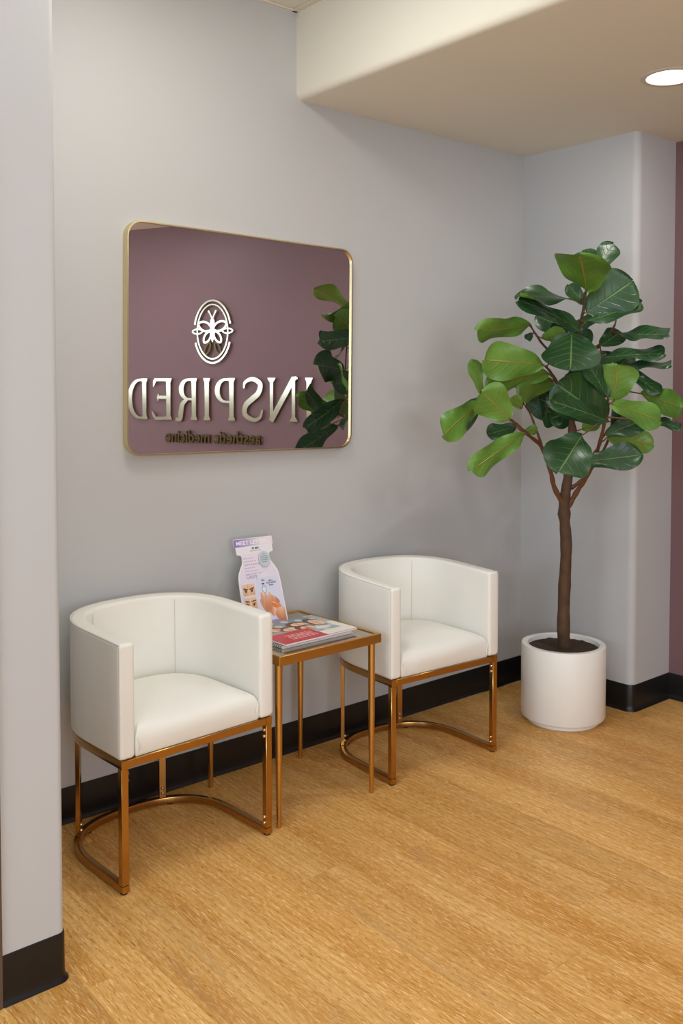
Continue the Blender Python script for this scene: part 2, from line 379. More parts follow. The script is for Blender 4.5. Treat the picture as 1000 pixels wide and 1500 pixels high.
# floor: sub-floor and planks
fl = struct(obj('floor', boxm((XW-.1, YF-.15, -.05), (XM+.1, YB+.12, -.004)), M['wood']))
PW, PLN, X0 = .184, 1.22, 1.030
pm = {}
def plank_mesh(w, l):
    k = (round(w, 3), round(l, 3))
    if k not in pm:
        b = bmesh.new(); g = .0002; c = .0004
        vb = [(g, g), (w-g, g), (w-g, l-g), (g, l-g)]; vt = [(g+c, g+c), (w-g-c, g+c), (w-g-c, l-g-c), (g+c, l-g-c)]
        rings(b, [[(x, y, -.0038) for x, y in vb], [(x, y, -.0006) for x, y in vb], [(x, y, 0) for x, y in vt]])
        me = bpy.data.meshes.new('plank'); bmesh.ops.recalc_face_normals(b, faces=b.faces); b.to_mesh(me); b.free(); me.materials.append(M['wood']); pm[k] = me
    return pm[k]
rp = random.Random(3)
offs = {}
for c in range(-11, 18):
    x = X0 + c*PW
    if x > XM: break
    w = min(PW, XM-x)
    if c == 0: ph = 2.22-1.22*3
    elif c == 8: ph = 1.61-1.22*3
    else: ph = -2.5 + ((c*.47+rp.uniform(-.12, .12)) % 1)*PLN
    y = ph
    while y < YB-.002:
        l = min(PLN, YB-y)
        if y+l > -1.6 and l > .03 and not (x+w < .9 and y > YL):
            p = link('plank', plank_mesh(w, l), fl); p.location = (x, y, 0)
        y += PLN

# ---------------------------------------------------------------- mirror
def rring(bm, outer, inner, y0, y1):     # xz outlines -> solid ring between y0 and y1
    n = len(outer)
    L = [[bm.verts.new((x, y, z)) for x, z in ol] for ol, y in ((outer, y0), (inner, y0), (inner, y1), (outer, y1))]
    for k in range(4):
        a, b = L[k], L[(k+1) % 4]
        for i in range(n): bm.faces.new((a[i], a[(i+1) % n], b[(i+1) % n], b[i]))
MX0, MX1, MZ0, MZ1 = 1.624, 2.7102, 1.2949, 2.1602
mw, mh = MX1-MX0, MZ1-MZ0
mir = thing('wall_mirror', 'wide rounded rectangular wall mirror with thin brass frame above the chairs', 'mirror', ((MX0+MX1)/2, YB, (MZ0+MZ1)/2))
mir.rotation_euler = (0, math.radians(.62), 0)
bm = bmesh.new(); rring(bm, rrect(mw, mh, .062, 10), rrect(mw-.011, mh-.011, .057, 10), -.035, -.0005)
bmesh.ops.recalc_face_normals(bm, faces=bm.faces)
obj('frame', bm, M['brass'], mir, True)
bm = bmesh.new(); o = rrect(mw-.0112, mh-.0112, .0568, 10); rings(bm, [[(x, -.010, z) for x, z in o], [(x, -.027, z) for x, z in o]])
obj('mirror_glass', bm, M['mirror'], mir)

# ---------------------------------------------------------------- gold lettering on the mauve wall
sign = thing('wall_sign', 'champagne metal INSPIRED aesthetic medicine sign with bee emblem on mauve wall', 'sign', (BEND.x+DIR.x*.2152, BEND.y+DIR.y*.2152, .031), math.atan2(DIR.y, DIR.x))
sign.scale = (.9787, 1, .98)
# local frame: +x along the wall (reading direction), local -y or +y faces the room
nr = -nrm; SY = 1 if (Matrix.Rotation(math.atan2(DIR.y, DIR.x), 2) @ Vector((0, 1))).dot(nr) > 0 else -1
STAND, THK = .012, .010
def strokes_obj(name, polys, m, parent, z0=STAND, thk=THK):
    bm = bmesh.new()
    for k, pl in enumerate(polys):
        e = .00006*k
        rings(bm, [[(x, SY*z0, z) for x, z in pl], [(x, SY*(z0+thk+e), z) for x, z in pl]])
    # stand-off pin to the wall
    x, z = polys[0][0]; x2, z2 = polys[0][len(polys[0])//2]; cx, cz = (x+x2)/2, (z+z2)/2
    tube(bm, [(cx, 0, cz), (cx, SY*z0, cz)], .0025, 6)
    return obj(name, bm, m, parent)
def strip(pts, wds):        # polyline of varying width -> quads
    out = []
    P = [Vector(p) for p in pts]
    n = len(P); L = []
    for i in range(n):
        t = (P[min(i+1, n-1)]-P[max(i-1, 0)]).normalized(); q = Vector((-t.y, t.x)); w = wds[i]/2
        L.append((P[i]+q*w, P[i]-q*w))
    for i in range(n-1): out.append([tuple(L[i][0]), tuple(L[i][1]), tuple(L[i+1][1]), tuple(L[i+1][0])])
    return out
def band_obj(name, bands, m, parent, z0=STAND, thk=THK):   # each band is (points, widths): one continuous solid
    bm = bmesh.new()
    for k, (pts, wds) in enumerate(bands):
        P = [Vector(p) for p in pts]; n = len(P); R = []; e = .00007*k
        for i in range(n):
            a, c = P[max(i-1, 0)], P[min(i+1, n-1)]
            closed = (P[0]-P[-1]).length < 1e-6
            if closed and i in (0, n-1): a, c = P[-2], P[1]
            t = (c-a).normalized(); q = Vector((-t.y, t.x)); w = wds[i]/2 if isinstance(wds, (list, tuple)) else wds/2
            u, v = P[i]+q*w, P[i]-q*w
            R.append([(u.x, SY*z0, u.y), (v.x, SY*z0, v.y), (v.x, SY*(z0+thk+e), v.y), (u.x, SY*(z0+thk+e), u.y)])
        rings(bm, R)
    p = Vector(bands[0][0][0]); tube(bm, [(p.x, 0, p.y), (p.x, SY*z0, p.y)], .0025, 6)
    return obj(name, bm, m, parent)
ZB, ZT = 1.312, 1.626; CH = ZT-ZB
def serif(x, z, w, up):     # small bracketed slab
    h = .016; s = -1 if up else 1
    return ([(x-w/2, z+s*h/2), (x+w/2, z+s*h/2)], h)
def stem(x, w=.037, z0=ZB, z1=ZT, sw=None):
    sw = sw or w*1.6
    return [([(x, z0), (x, z0+.012), (x, z0+.03), (x, z1-.03), (x, z1-.012), (x, z1)], [sw, sw*.93, w, w, sw*.93, sw])]
def curve(pts, w, sub=8):
    P = catmull([(a, b, 0) for a, b in pts], sub); n = len(P)
    ws = [w[0]+(w[1]-w[0])*math.sin(PI*i/(n-1)) if isinstance(w, tuple) else w for i in range(n)]
    return ([(p.x, p.y) for p in P], ws)
def Z(t): return ZB+CH*t
def letter_bands():
    L = []
    L.append(stem(.223, .037))                                              # I
    x0, x1 = .325, .545                                                     # N
    L.append([([(x0+.022, Z(0)), (x0+.022, Z(.03)), (x0+.022, Z(.10)), (x0+.022, Z(.97))], [.066, .06, .026, .026]),
              ([(x0-.005, Z(1)), (x0+.02, Z(.985)), (x1-.012, Z(.0))], [.018, .038, .040]),
              ([(x1-.018, Z(0)), (x1-.018, Z(.9)), (x1-.018, Z(.97)), (x1-.018, Z(1))], [.026, .026, .06, .066]),
              ([(x0-.012, Z(.985)), (x0+.04, Z(.985))], .012)])
    x0, x1 = .592, .778                                                     # S
    L.append([curve([(x1-.018, Z(.76)), (x1-.03, Z(.90)), ((x0+x1)/2, Z(.975)), (x0+.030, Z(.86)), (x0+.045, Z(.65)), ((x0+x1)/2, Z(.52)), (x1-.035, Z(.36)), (x1-.030, Z(.14)), ((x0+x1)/2-.01, Z(.025)), (x0+.03, Z(.09)), (x0+.012, Z(.26))], (.012, .042), 8)])
    def bowl(xs, xe, zt, zb):
        c = (zt+zb)/2; h = (zt-zb)/2
        pts = [(xs, zt), (xs+(xe-xs)*.42, zt)]+[(xs+(xe-xs)*.42+(xe-xs)*.58*math.cos(math.radians(a)), c+h*math.sin(math.radians(a))) for a in range(75, -90, -15)]+[(xs+(xe-xs)*.42, zb), (xs, zb)]
        n = len(pts); return (pts, [.016+.026*math.sin(PI*min(1, max(0, (i-.5)/(n-2))))**2 for i in range(n)])
    L.append(stem(.866)+[bowl(.862, .990, Z(.968), Z(.44))])                # P
    L.append(stem(1.082))                                                   # I
    L.append(stem(1.198)+[bowl(1.195, 1.312, Z(.968), Z(.50))]+[curve([(1.255, Z(.51)), (1.300, Z(.38)), (1.315, Z(.20)), (1.325, Z(.02)), (1.365, Z(.015))], (.022, .042), 5)])   # R
    x = 1.430                                                               # E
    L.append(stem(x, .038)+[([(x, Z(.968)), (x+.125, Z(.968))], .020), ([(x+.118, Z(1.0)), (x+.128, Z(.93)), (x+.138, Z(.80))], [.012, .026, .006]),
              ([(x, Z(.54)), (x+.098, Z(.54))], .024), ([(x+.09, Z(.62)), (x+.098, Z(.54)), (x+.098, Z(.46))], [.006, .016, .006]),
              ([(x, Z(.035)), (x+.08, Z(.025)), (x+.13, Z(.03))], [.022, .024, .026]), ([(x+.118, Z(.0)), (x+.135, Z(.09)), (x+.152, Z(.20))], [.012, .026, .006])])
    x = 1.655                                                               # D
    c = Z(.5); h = CH*.468
    pts = [(x-.01, Z(.968)), (x+.04, Z(.968))]+[(x+.04+.100*math.cos(math.radians(a)), c+h*math.sin(math.radians(a))) for a in range(78, -90, -13)]+[(x+.04, Z(.032)), (x-.01, Z(.032))]
    n = len(pts); L.append(stem(x, .037)+[(pts, [.016+.027*math.sin(PI*i/(n-1))**2 for i in range(n)])])
    return L
for bands in letter_bands(): band_obj('letter', bands, M['signgold'], sign)
# small lettering
def text_mesh(body, size, extr=0.0, offset=0.0, shear=0, align='CENTER'):
    cu = bpy.data.curves.new('txt', 'FONT'); cu.body = body; cu.size = size; cu.extrude = extr; cu.offset = offset; cu.shear = shear
    cu.align_x = align; cu.align_y = 'BOTTOM_BASELINE'; cu.resolution_u = 3
    o = bpy.data.objects.new('txt', cu); COL.objects.link(o); bpy.context.view_layer.update()
    me = bpy.data.meshes.new_from_object(o.evaluated_get(bpy.context.evaluated_depsgraph_get()))
    bpy.data.objects.remove(o); bpy.data.curves.remove(cu); return me
me = text_mesh('aesthetic medicine', .130, .006, .0028)
xs = [v.co.x for v in me.vertices]; k = .842/(max(xs)-min(xs))
me.transform(Matrix.Diagonal((k, 1, 1, 1))); me.transform(Matrix.Rotation(PI/2, 4, 'X'))
if SY > 0: me.transform(Matrix.Identity(4))
me.transform(Matrix.Translation((1.041, SY*(STAND+.004), 1.142)))
me.materials.append(M['signdark']); link('letter_line', me, sign)['label'] = 'dark bronze small lowercase lettering'
# bee emblem
EX, EZ, EA, EB = 1.029, 1.972, .160, .232
em = band_obj('emblem', [([(EX+EA*math.cos(math.radians(a)), EZ+EB*math.sin(math.radians(a))) for a in range(r0, r1+1, 4)], .013) for r0, r1 in ((14, 166), (200, 340))]
              + [([(EX+(EA-.026)*math.cos(math.radians(a)), EZ+(EB-.03)*math.sin(math.radians(a))) for a in range(0, 361, 5)], .010)], M['signgold'], sign)
def petal(cx, cz, ang, ln, wd, t):
    pts = []
    for k in range(0, 25):
        u = 2*PI*k/24; rr_ = math.cos(u); x = ln/2*rr_; y = wd/2*math.sin(u)*(abs(math.sin(u))**.35 if True else 1)
        ca, sa = math.cos(ang), math.sin(ang); pts.append((cx+x*ca-y*sa, cz+x*sa+y*ca))
    return (pts, t)
R_ = math.radians
bee = [petal(EX-.066, EZ+.040, R_(160), .120, .066, .015), petal(EX+.066, EZ+.040, R_(20), .120, .066, .015),
       petal(EX-.045, EZ-.040, R_(235), .096, .050, .014), petal(EX+.045, EZ-.040, R_(-55), .096, .050, .014),
       petal(EX-.132, EZ+.004, 0, .090, .036, .010), petal(EX+.132, EZ+.004, 0, .090, .036, .010)]
bee += [([(EX, EZ+.098), (EX, EZ+.085), (EX, EZ+.065), (EX, EZ+.03), (EX, EZ-.01), (EX, EZ-.05), (EX, EZ-.078)], [.014, .036, .040, .024, .034, .024, .004]),
        ([(EX, EZ+.09), (EX-.012, EZ+.12), (EX-.034, EZ+.158)], [.008, .009, .014]), ([(EX, EZ+.09), (EX+.012, EZ+.12), (EX+.034, EZ+.158)], [.008, .009, .014])]
band_obj('bee', bee, M['signgold'], em)
band_obj('wing', [petal(EX-.045, EZ-.125, R_(245), .100, .040, .013), petal(EX+.045, EZ-.125, R_(-65), .100, .040, .013)], M['signdark'], em)['label'] = 'dark bronze lower wings'

# ---------------------------------------------------------------- barrel chairs
HWD, SL, BD = .292, .220, .266        # half width of metal base, straight length before the arc
def upath(hw, y0, n=28, k=1.0):      # U shape: left front -> back -> right front; returns (point, normal outwards)
    out = []
    for i in range(5): out.append(((-hw, y0+(SL-y0)*i/5), (-1, 0)))
    bd = BD+(hw-HWD+.012); e = 2/2.45
    for i in range(n+1):
        a = PI-PI*i/n; c, s_ = math.cos(a), math.sin(a)
        x = hw*math.copysign(abs(c)**e, c); y = bd*abs(s_)**e
        gx = math.copysign(abs(x/hw)**1.45/hw, c); gy = abs(y/bd)**1.45/bd; g = math.hypot(gx, gy)
        out.append(((x, SL+y), (gx/g, gy/g)))
    for i in range(4, -1, -1): out.append(((hw, y0+(SL-y0)*i/5), (1, 0)))
    return out
def usweep(bm, hw, y0, prof):       # prof: (offset outward, z)
    rings(bm, [[(p[0]+n[0]*o, p[1]+n[1]*o, z) for o, z in prof] for p, n in upath(hw, y0)])
def rr_prof(cx, cz, w, h, r, n=4): return [(cx+x, cz+z) for x, z in rrect(w, h, r, n)]
def make_chair(label):
    t = thing('barrel_chair', label, 'chair', group='white barrel chairs')
    # backrest shell
    TH, ZB0, ZT0 = .056, .417, .776
    cen = HWD+.006-TH/2
    base = upath(cen, .0)
    # add extra rounded end sections
    secs = []
    rEnd = .012
    def sec(p, n, inset, y):
        h = ZT0+.018*max(0, min(1, (p[1])/.5)) - ZB0
        pr = rr_prof(0, ZB0+h/2, TH-2*inset, h-2*inset, max(.002, .013-inset*.6), 4)
        return [(p[0]+n[0]*o, y+n[1]*o, z) for o, z in pr]
    p, n = base[0]
    for q in (0, 25, 50, 75): secs.append(sec(p, n, rEnd*(1-math.sin(R_(q))), rEnd*(1-math.cos(R_(q)))))
    for i in range(len(base)):
        p, n = base[i]
        y = max(p[1], rEnd) if p[1] < rEnd else p[1]
        secs.append(sec(p, n, 0, y))
    p, n = base[-1]
    for q in (75, 50, 25, 0): secs.append(sec(p, n, rEnd*(1-math.sin(R_(q))), rEnd*(1-math.cos(R_(q)))))
    bm = bmesh.new(); rings(bm, secs); shell = obj('backrest', bm, M['leather'], t, True)
    # piping along the outer top edge, the outer front edges and inside centre seam
    bm = bmesh.new(); P = upath(cen+TH/2+.0002, .004); top = lambda y: ZT0+.018*max(0, min(1, y/.5))
    tube(bm, [(p[0]-n[0]*.0035, p[1]-n[1]*.0035, top(p[1])-.0040) for p, n in P], .0022, 6)
    obj('piping', bm, M['seam'], shell, True)
    for s in (-1, 1):
        bm = bmesh.new(); tube(bm, [(s*(cen+TH/2-.003), .004, ZB0+.01+(top(0)-ZB0-.02)*k/8) for k in range(9)], .0022, 6)
        obj('piping', bm, M['seam'], shell, True)
    inner = cen-TH/2
    ip = upath(inner-.0002, 0)
    for q in (13, 25):
        bm = bmesh.new(); c, s_ = ip[q][0]
        tube(bm, [(c, s_, .50+(.775-.50)*k/8) for k in range(9)], .0012, 5)
        obj('seam', bm, M['seam'], shell, True)
    # seat cushion: D shape, domed
    hw = inner-.0015; N = 26
    def dsh(ins, z, rc=.03):
        h = hw-ins; y0 = .006+ins; out = []
        for k in range(9): out.append((-h+2*h*k/8, y0, z))
        for k in range(1, 4): out.append((h, y0+(SL-y0)*k/4, z))
        bd = BD+(h-HWD+.012); e = 2/2.45
        for k in range(N+1):
            a = PI*k/N; c = math.cos(a); out.append((h*math.copysign(abs(c)**e, c), SL+bd*abs(math.sin(a))**e, z))
        for k in range(3, 0, -1): out.append((-h, y0+(SL-y0)*k/4, z))
        return out
    rs = [dsh(.004, .4165), dsh(.001, .424), dsh(.0, .44), dsh(.0, .458), dsh(.0015, .472), dsh(.006, .486), dsh(.014, .498), dsh(.028, .509), dsh(.05, .519), dsh(.085, .528), dsh(.13, .535), dsh(.17, .539), dsh(.205, .541)]
    # soften the bulge of the front face
    for r_i, r in enumerate(rs):
        for i, (x, y, z) in enumerate(r):
            if y < .10 and 1 < r_i < 8:
                b_ = (1-(x/hw)**2)*math.sin(PI*(r_i-1)/8)*.012*(1-y/.10); r[i] = (x, y-b_*0.8, z+b_*.3)
    bm = bmesh.new(); rings(bm, rs); obj('seat', bm, M['leather'], t, True)
    for s in (-1, 1):
        bm = bmesh.new()
        tube(bm, [(s*(hw-.012), .0045, .424), (s*(hw-.016), -.0005, .445), (s*(hw-.013), -.001, .462), (s*(hw-.006), .003, .474)], [.0015, .003, .003, .0015], 6)
        obj('fabric_tuck', bm, M['leather'], t, True)
    # metal seat frame
    bm = bmesh.new(); usweep(bm, HWD-.012, .0, rr_prof(0, .403, .025, .026, .002, 2)); box(bm, (-HWD+.0245, .0005, .3905), (HWD-.0245, .0245, .4155), .0015, seg=1)
    fr = obj('seat_frame', bm, M['gold'], t, True)
    # base ring
    bm = bmesh.new(); usweep(bm, HWD-.012, .0, rr_prof(0, .0165, .025, .021, .002, 2)); ring = obj('base_ring', bm, M['gold'], t, True)
    for x, y in ((-HWD+.012, .014), (HWD-.012, .014))+tuple(upath(HWD-.012, 0)[q][0] for q in (14, 24)):
        bm = bmesh.new(); lathe(bm, [(0, 0), (.011, 0), (.012, .003), (.011, .0062), (0, .0062)], 16, (x, y, 0)); obj('foot_pad', bm, M['black'], ring, True)
    def bolts(leg, pts, nrm_):
        for p in pts:
            bm = bmesh.new(); nrm_ = Vector(nrm_).normalized()
            prof = [(.0065, 0), (.0065, .0025), (.005, .005), (.0025, .0065)]
            u = nrm_.orthogonal().normalized(); v = nrm_.cross(u)
            rings(bm, [[Vector(p)+nrm_*h+(u*math.cos(2*PI*k/12)+v*math.sin(2*PI*k/12))*r for k in range(12)] for r, h in prof])
            obj('bolt', bm, M['bolt'], leg, True)
    for s in (-1, 1):
        x = s*(HWD-.012)
        leg = obj('leg', boxm((x-.0125, .001, .0272), (x+.0125, .0235, .3898), .0016, 1), M['gold'], t, True)
        xi = x-s*.0125
        bolts(leg, [(xi, .012, z) for z in (.046, .066, .350, .372)], (-s, 0, 0))
    rp_ = upath(HWD-.012, 0)
    for q in (11, 23):
        (px_, py_), (c, s_) = rp_[q]; a = math.degrees(math.atan2(s_, c))
        bm = boxm((-.008, -.0125, .0272), (.008, .0125, .3898), .0014, 1)
        bmesh.ops.rotate(bm, verts=bm.verts, cent=(0, 0, 0), matrix=Matrix.Rotation(R_(a), 3, 'Z')); bmesh.ops.translate(bm, verts=bm.verts, vec=(px_, py_, 0))
        leg = obj('leg', bm, M['gold'], t, True)
        bolts(leg, [(px_-c*.008, py_-s_*.008, z) for z in (.046, .066)], (-c, -s_, 0))
    return t
def copy_tree(o, parent=None):
    c = o.copy(); COL.objects.link(c); c.parent = parent
    for ch in list(o.children): copy_tree(ch, c)
    return c
c1 = make_chair('white curved barrel chair on gold base, nearer one, left of the gold side table')
c1.location = (1.600, 2.572, 0); c1.rotation_euler = (0, 0, R_(2.6))
c2 = copy_tree(c1); c2['label'] = 'white curved barrel chair on gold base, farther one, between side table and potted tree'
c2.location = (2.769, 2.581, 0); c2.rotation_euler = (0, 0, R_(-3.6))

# ---------------------------------------------------------------- side table
TX0, TX1, TY0, TY1, TZ = 1.919, 2.400, 2.576, 3.086, .620
tb = thing('side_table', 'square gold metal side table with smoky glass top between the two chairs', 'table', ((TX0+TX1)/2, (TY0+TY1)/2, 0))
hx, hy = (TX1-TX0)/2, (TY1-TY0)/2
bm = bmesh.new(); RH = .034
out = [(-hx, -hy), (hx, -hy), (hx, hy), (-hx, hy)]; w_ = .014
inn = [(-hx+w_, -hy+w_), (hx-w_, -hy+w_), (hx-w_, hy-w_), (-hx+w_, hy-w_)]
L_ = [[bm.verts.new((x, y, z)) for x, y in ol] for ol, z in ((out, TZ-RH), (out, TZ), (inn, TZ), (inn, TZ-RH))]
for k in range(4):
    for i in range(4): bm.faces.new((L_[k][i], L_[k][(i+1) % 4], L_[(k+1) % 4][(i+1) % 4], L_[(k+1) % 4][i]))
bmesh.ops.recalc_face_normals(bm, faces=bm.faces); bmesh.ops.bevel(bm, geom=list(bm.edges), offset=.0012, segments=1, affect='EDGES')
obj('top_frame', bm, M['tgold'], tb)
obj('glass_top', boxm((-hx+w_+.0003, -hy+w_+.0003, TZ-.012), (hx-w_-.0003, hy-w_-.0003, TZ-.004)), M['glass'], tb)
for sx in (-1, 1):
    for sy in (-1, 1):
        bm = bmesh.new(); lathe(bm, [(0, 0), (.0075, 0), (.0085, .004), (.0125, .30), (.0140, TZ-RH-.002), (0, TZ-RH-.0015)], 20, (sx*(hx-.020), sy*(hy-.034), 0))
        obj('leg', bm, M['tgold'], tb, True)
TG = TZ-.0035   # glass surface

# flat print made of a fine grid of coloured cells
def print_sheet(name, nx, ny, func, xf, parent, thick=.0002):
    verts, faces, cols = [], [], []; idx = {}
    def vid(i, j):
        if (i, j) not in idx: idx[(i, j)] = len(verts); verts.append(xf(i/nx, j/ny))
        return idx[(i, j)]
    for j in range(ny):
        for i in range(nx):
            c = func((i+.5)/nx, (j+.5)/ny)
            if c is None: continue
            faces.append((vid(i, j), vid(i+1, j), vid(i+1, j+1), vid(i, j+1))); cols.append(s2l(c))
    me = bpy.data.meshes.new(name); me.from_pydata(verts, [], faces)
    at_ = me.color_attributes.new('ink', 'FLOAT_COLOR', 'CORNER')
    at_.data.foreach_set('color', [v for c in cols for _ in range(4) for v in c])
    me.materials.append(M['print']); return link(name, me, parent)
def lerp(a, b, t): return tuple(a[i]+(b[i]-a[i])*max(0, min(1, t)) for i in range(3))
def ell(u, v, cx, cy, rx, ry, a=0):
    dx, dy = u-cx, v-cy; c, s = math.cos(a), math.sin(a); x, y = dx*c+dy*s, -dx*s+dy*c
    return (x/rx)**2+(y/ry)**2

# bottle-shaped card leaning on the table. card frame: x right 0..CWD, y up 0..CHT
CWD, CHT = .200, .352
lean = math.atan2(.105, .335)
card = thing('display_card', 'white and lilac bottle-shaped advertising card standing at back of side table', 'card', (2.045, 2.962, TG))
card.rotation_euler = (-lean, 0, R_(-1.5))
half = [(.0, 0), (.100, .0), (.101, .02), (.0985, .16), (.0965, .195), (.092, .215), (.080, .235), (.070, .250), (.066, .262), (.065, .280), (.070, .288), (.083, .289), (.086, .293), (.086, .318), (.088, .3185), (.092, .3205), (.0925, .348), (.090, .352), (0, .352)]
outl = [(CWD/2+x, y) for x, y in half[1:-1]]+[(CWD/2-x, y) for x, y in half[1:-1][::-1]]
bm = bmesh.new(); rings(bm, [[(x, .0015, y) for x, y in outl], [(x, -.0015, y) for x, y in outl]]); obj('card_sheet', bm, M['card'], card)
bm = bmesh.new(); box(bm, (CWD/2-.03, .0016, .004), (CWD/2+.03, .0030, .22)); obj('easel_back', bm, M['card'], card)
def halfw(y):
    for (x0, y0), (x1, y1) in zip(half[1:-1], half[2:-1]):
        if y0 <= y <= y1: return x0+(x1-x0)*((y-y0)/(y1-y0) if y1 > y0 else 0)
    return 0
rc = random.Random(5)
def card_ink(u, v):
    x, y = u*CWD-CWD/2, v*CHT; hw_ = min(halfw(y), halfw(min(y+.004, .350)), halfw(max(y-.004, 0)))-.004
    if y > .3195:
        if abs(x) > halfw(y)-.0008 or y > .3505: return None
        return lerp((142, 122, 196), (232, 226, 236), (x+.085)/.12) if x < .035 else (236, 226, 236)
    if abs(x) > hw_ or y < .004: return None
    base = lerp((214, 216, 240), (238, 224, 236), y/.30)
    if y > .29: base = (236, 232, 240)
    # round sticker
    # text lines
    for k in range(6):
        yy = .272-.0125*k
        if abs(y-yy) < .0022 and -.060 < x < -.060+.062+.012*((k*7) % 3-1):
            if (int(x*900)+k*3) % 3: return lerp(base, (150, 140, 176), .55)
    if abs(y-.3105) < .004 and -.012 < x < .024 and (int(x*800)) % 3: return (120, 130, 110)
    if abs(y-.3005) < .0016 and -.024 < x < .032 and (int(x*900)) % 3: return (176, 160, 172)
    # eye photographs
    for cy, mood in ((.150, 1), (.096, 0), (.042, 0)):
        if -.087 < x < -.030 and abs(y-cy) < .0225:
            a, b = (x+.0585)/.0285, (y-cy)/.0225
            c = lerp((222, 172, 130), (240, 202, 168), .5+.5*b)
            if abs(a) < .12: c = lerp(c, (250, 216, 186), .6)
            for s in (-1, 1):
                if ell(a, b, s*.55, -.25, .30, .24) < 1: c = (70, 44, 36) if ell(a, b, s*.5, -.25, .15, .22) < 1 else (216, 190, 176)
                if ell(a, b, s*.56, -.02, .34, .07, s*.1) < 1: c = (150, 100, 72)
                if ell(a, b, s*.52, .28+(-.10 if mood else .12), .42, .10, s*(.4 if mood else .2)) < 1: c = (92, 62, 44)
            if mood and abs(abs(a)-.1) < .03 and b > 0: c = (196, 140, 104)
            return c
    # hand holding a vial
    sk = lambda t: lerp((206, 134, 96), (244, 204, 176), t)
    hx_, hy_ = x, y
    inh = ell(hx_, hy_, .050, .062, .042, .030, -.55) < 1
    for cx, cy, rx, ry, an in ((.006, .092, .010, .042, .25), (.020, .092, .009, .040, .12), (.033, .094, .009, .036, -.05), (.000, .080, .008, .030, .4), (.052, .100, .011, .030, .95), (.078, .038, .030, .026, -.4)):
        if ell(hx_, hy_, cx, cy, rx, ry, an) < 1: return sk(.45+.5*(hy_-cy)/ry-.35*abs(hx_-cx)/rx)
    if inh: return sk(.55+.35*math.sin(hx_*160)) if ell(hx_, hy_, .05, .075, .016, .008, -.5) > 1 else (236, 128, 60)
    if ell(hx_, hy_, .014, .143, .0105, .016) < 1: return (150, 166, 176) if ell(hx_, hy_, .014, .143, .0075, .012) > 1 else (226, 234, 240)
    if abs(hx_-.012) < .006 and abs(hy_-.164) < .003: return (70, 76, 86)
    if x > -.02 and y < .19 and x < .085: base = lerp(base, (214, 222, 242), .7)
    if y < .020: return (172, 160, 214)
    return base
print_sheet('printed_face', 100, 176, card_ink, lambda u, v: (u*CWD, -.0017, v*CHT), card)
def card_text(body, size, x, y, m, off=0, name='lettering', mxw=None, rot=0):
    me = text_mesh(body, size, .00008, off, align='LEFT'); xs = [v.co.x for v in me.vertices]
    if mxw: me.transform(Matrix.Diagonal((mxw/(max(xs)-min(xs)), 1, 1, 1)))
    me.transform(Matrix.Rotation(rot, 4, 'Z')); me.transform(Matrix.Rotation(PI/2, 4, 'X')); me.transform(Matrix.Translation((x, -.0020, y))); me.materials.append(m)
    return link(name, me, card)
card_text('MEET LETYBO', .0215, .018, .3275, M['white'], .0006, mxw=.155)
card_text('Clearly', .026, .040, .192, M['greyink'], -.0002, mxw=.052)
card_text('Letybo', .026, .094, .192, M['card'], -.0002, mxw=.056)
card_text('with a', .009, .140, .172, M['navy'], .0002, mxw=.020)
card_text('START LINE AND', .009, .128, .163, M['navy'], .0002, mxw=.046)
card_text('finish', .009, .140, .154, M['navy'], .0002, mxw=.020)
card_text('WITH', .008, .106, .176, M['navy'], .0003, mxw=.016)
bm = bmesh.new(); cx_, cz_ = .136, .262
rings(bm, [[(cx_+.027*math.cos(2*PI*k/32), y_, cz_+.031*math.sin(2*PI*k/32)) for k in range(32)] for y_ in (-.0060, -.0068)])
stk = obj('round_sticker', bm, mat('pale_blue_sticker', (196, 208, 216), .4), card); stk['label'] = 'pale blue round sticker'
bm = bmesh.new()
for k, (wd, zz) in enumerate(((.012, .018), (.034, .010), (.040, .003), (.036, -.005), (.026, -.013))):
    for q in range(int(wd/.004)):
        x_ = cx_-wd/2+q*.004; box(bm, (x_, -.0071, cz_+zz), (x_+.0026, -.0069, cz_+zz+.0032))
obj('sticker_print', bm, M['greyink'], stk)

# magazine and spiral booklet under it
mag_rot = R_(2)
book = thing('spiral_booklet', 'white spiral-bound booklet lying under the red magazine on side table', 'booklet', (2.150, 2.770, TG+.0004), R_(1))
obj('page_block', boxm((-.160, -.110, .0006), (.178, .118, .0100), .0006, 1), M['paper'], book)
obj('cover', boxm((-.163, -.113, .0100), (.180, .120, .0112)), M['card'], book)
co_ = obj('back_cover', boxm((-.163, -.113, 0), (.180, .120, .0006)), M['card'], book)
bm = bmesh.new()
for k in range(20):
    x_ = -.1065+k*.0115
    tube(bm, [(-.1615-.0068*math.cos(a), x_, .0066+.0056*math.sin(a)) for a in [2*PI*q/12 for q in range(13)]], .0009, 5)
obj('spiral_wire', bm, M['spiral'], book, True)
mg = thing('magazine', 'red and photo-covered magazine with white strip on top of the spiral booklet', 'magazine', (2.165, 2.780, TG+.0136), R_(2))
MW, MD, MH = .175, .135, .0078
obj('page_block', boxm((-MW, -MD+.001, .0008), (MW-.001, MD, MH-.0008)), M['paper'], mg)
obj('back_cover', boxm((-MW, -MD, 0), (MW, MD, .0008)), M['redcover'], mg)
obj('front_cover', boxm((-MW, -MD, MH-.0008), (MW, MD, MH)), M['redcover'], mg)
rm = random.Random(9)
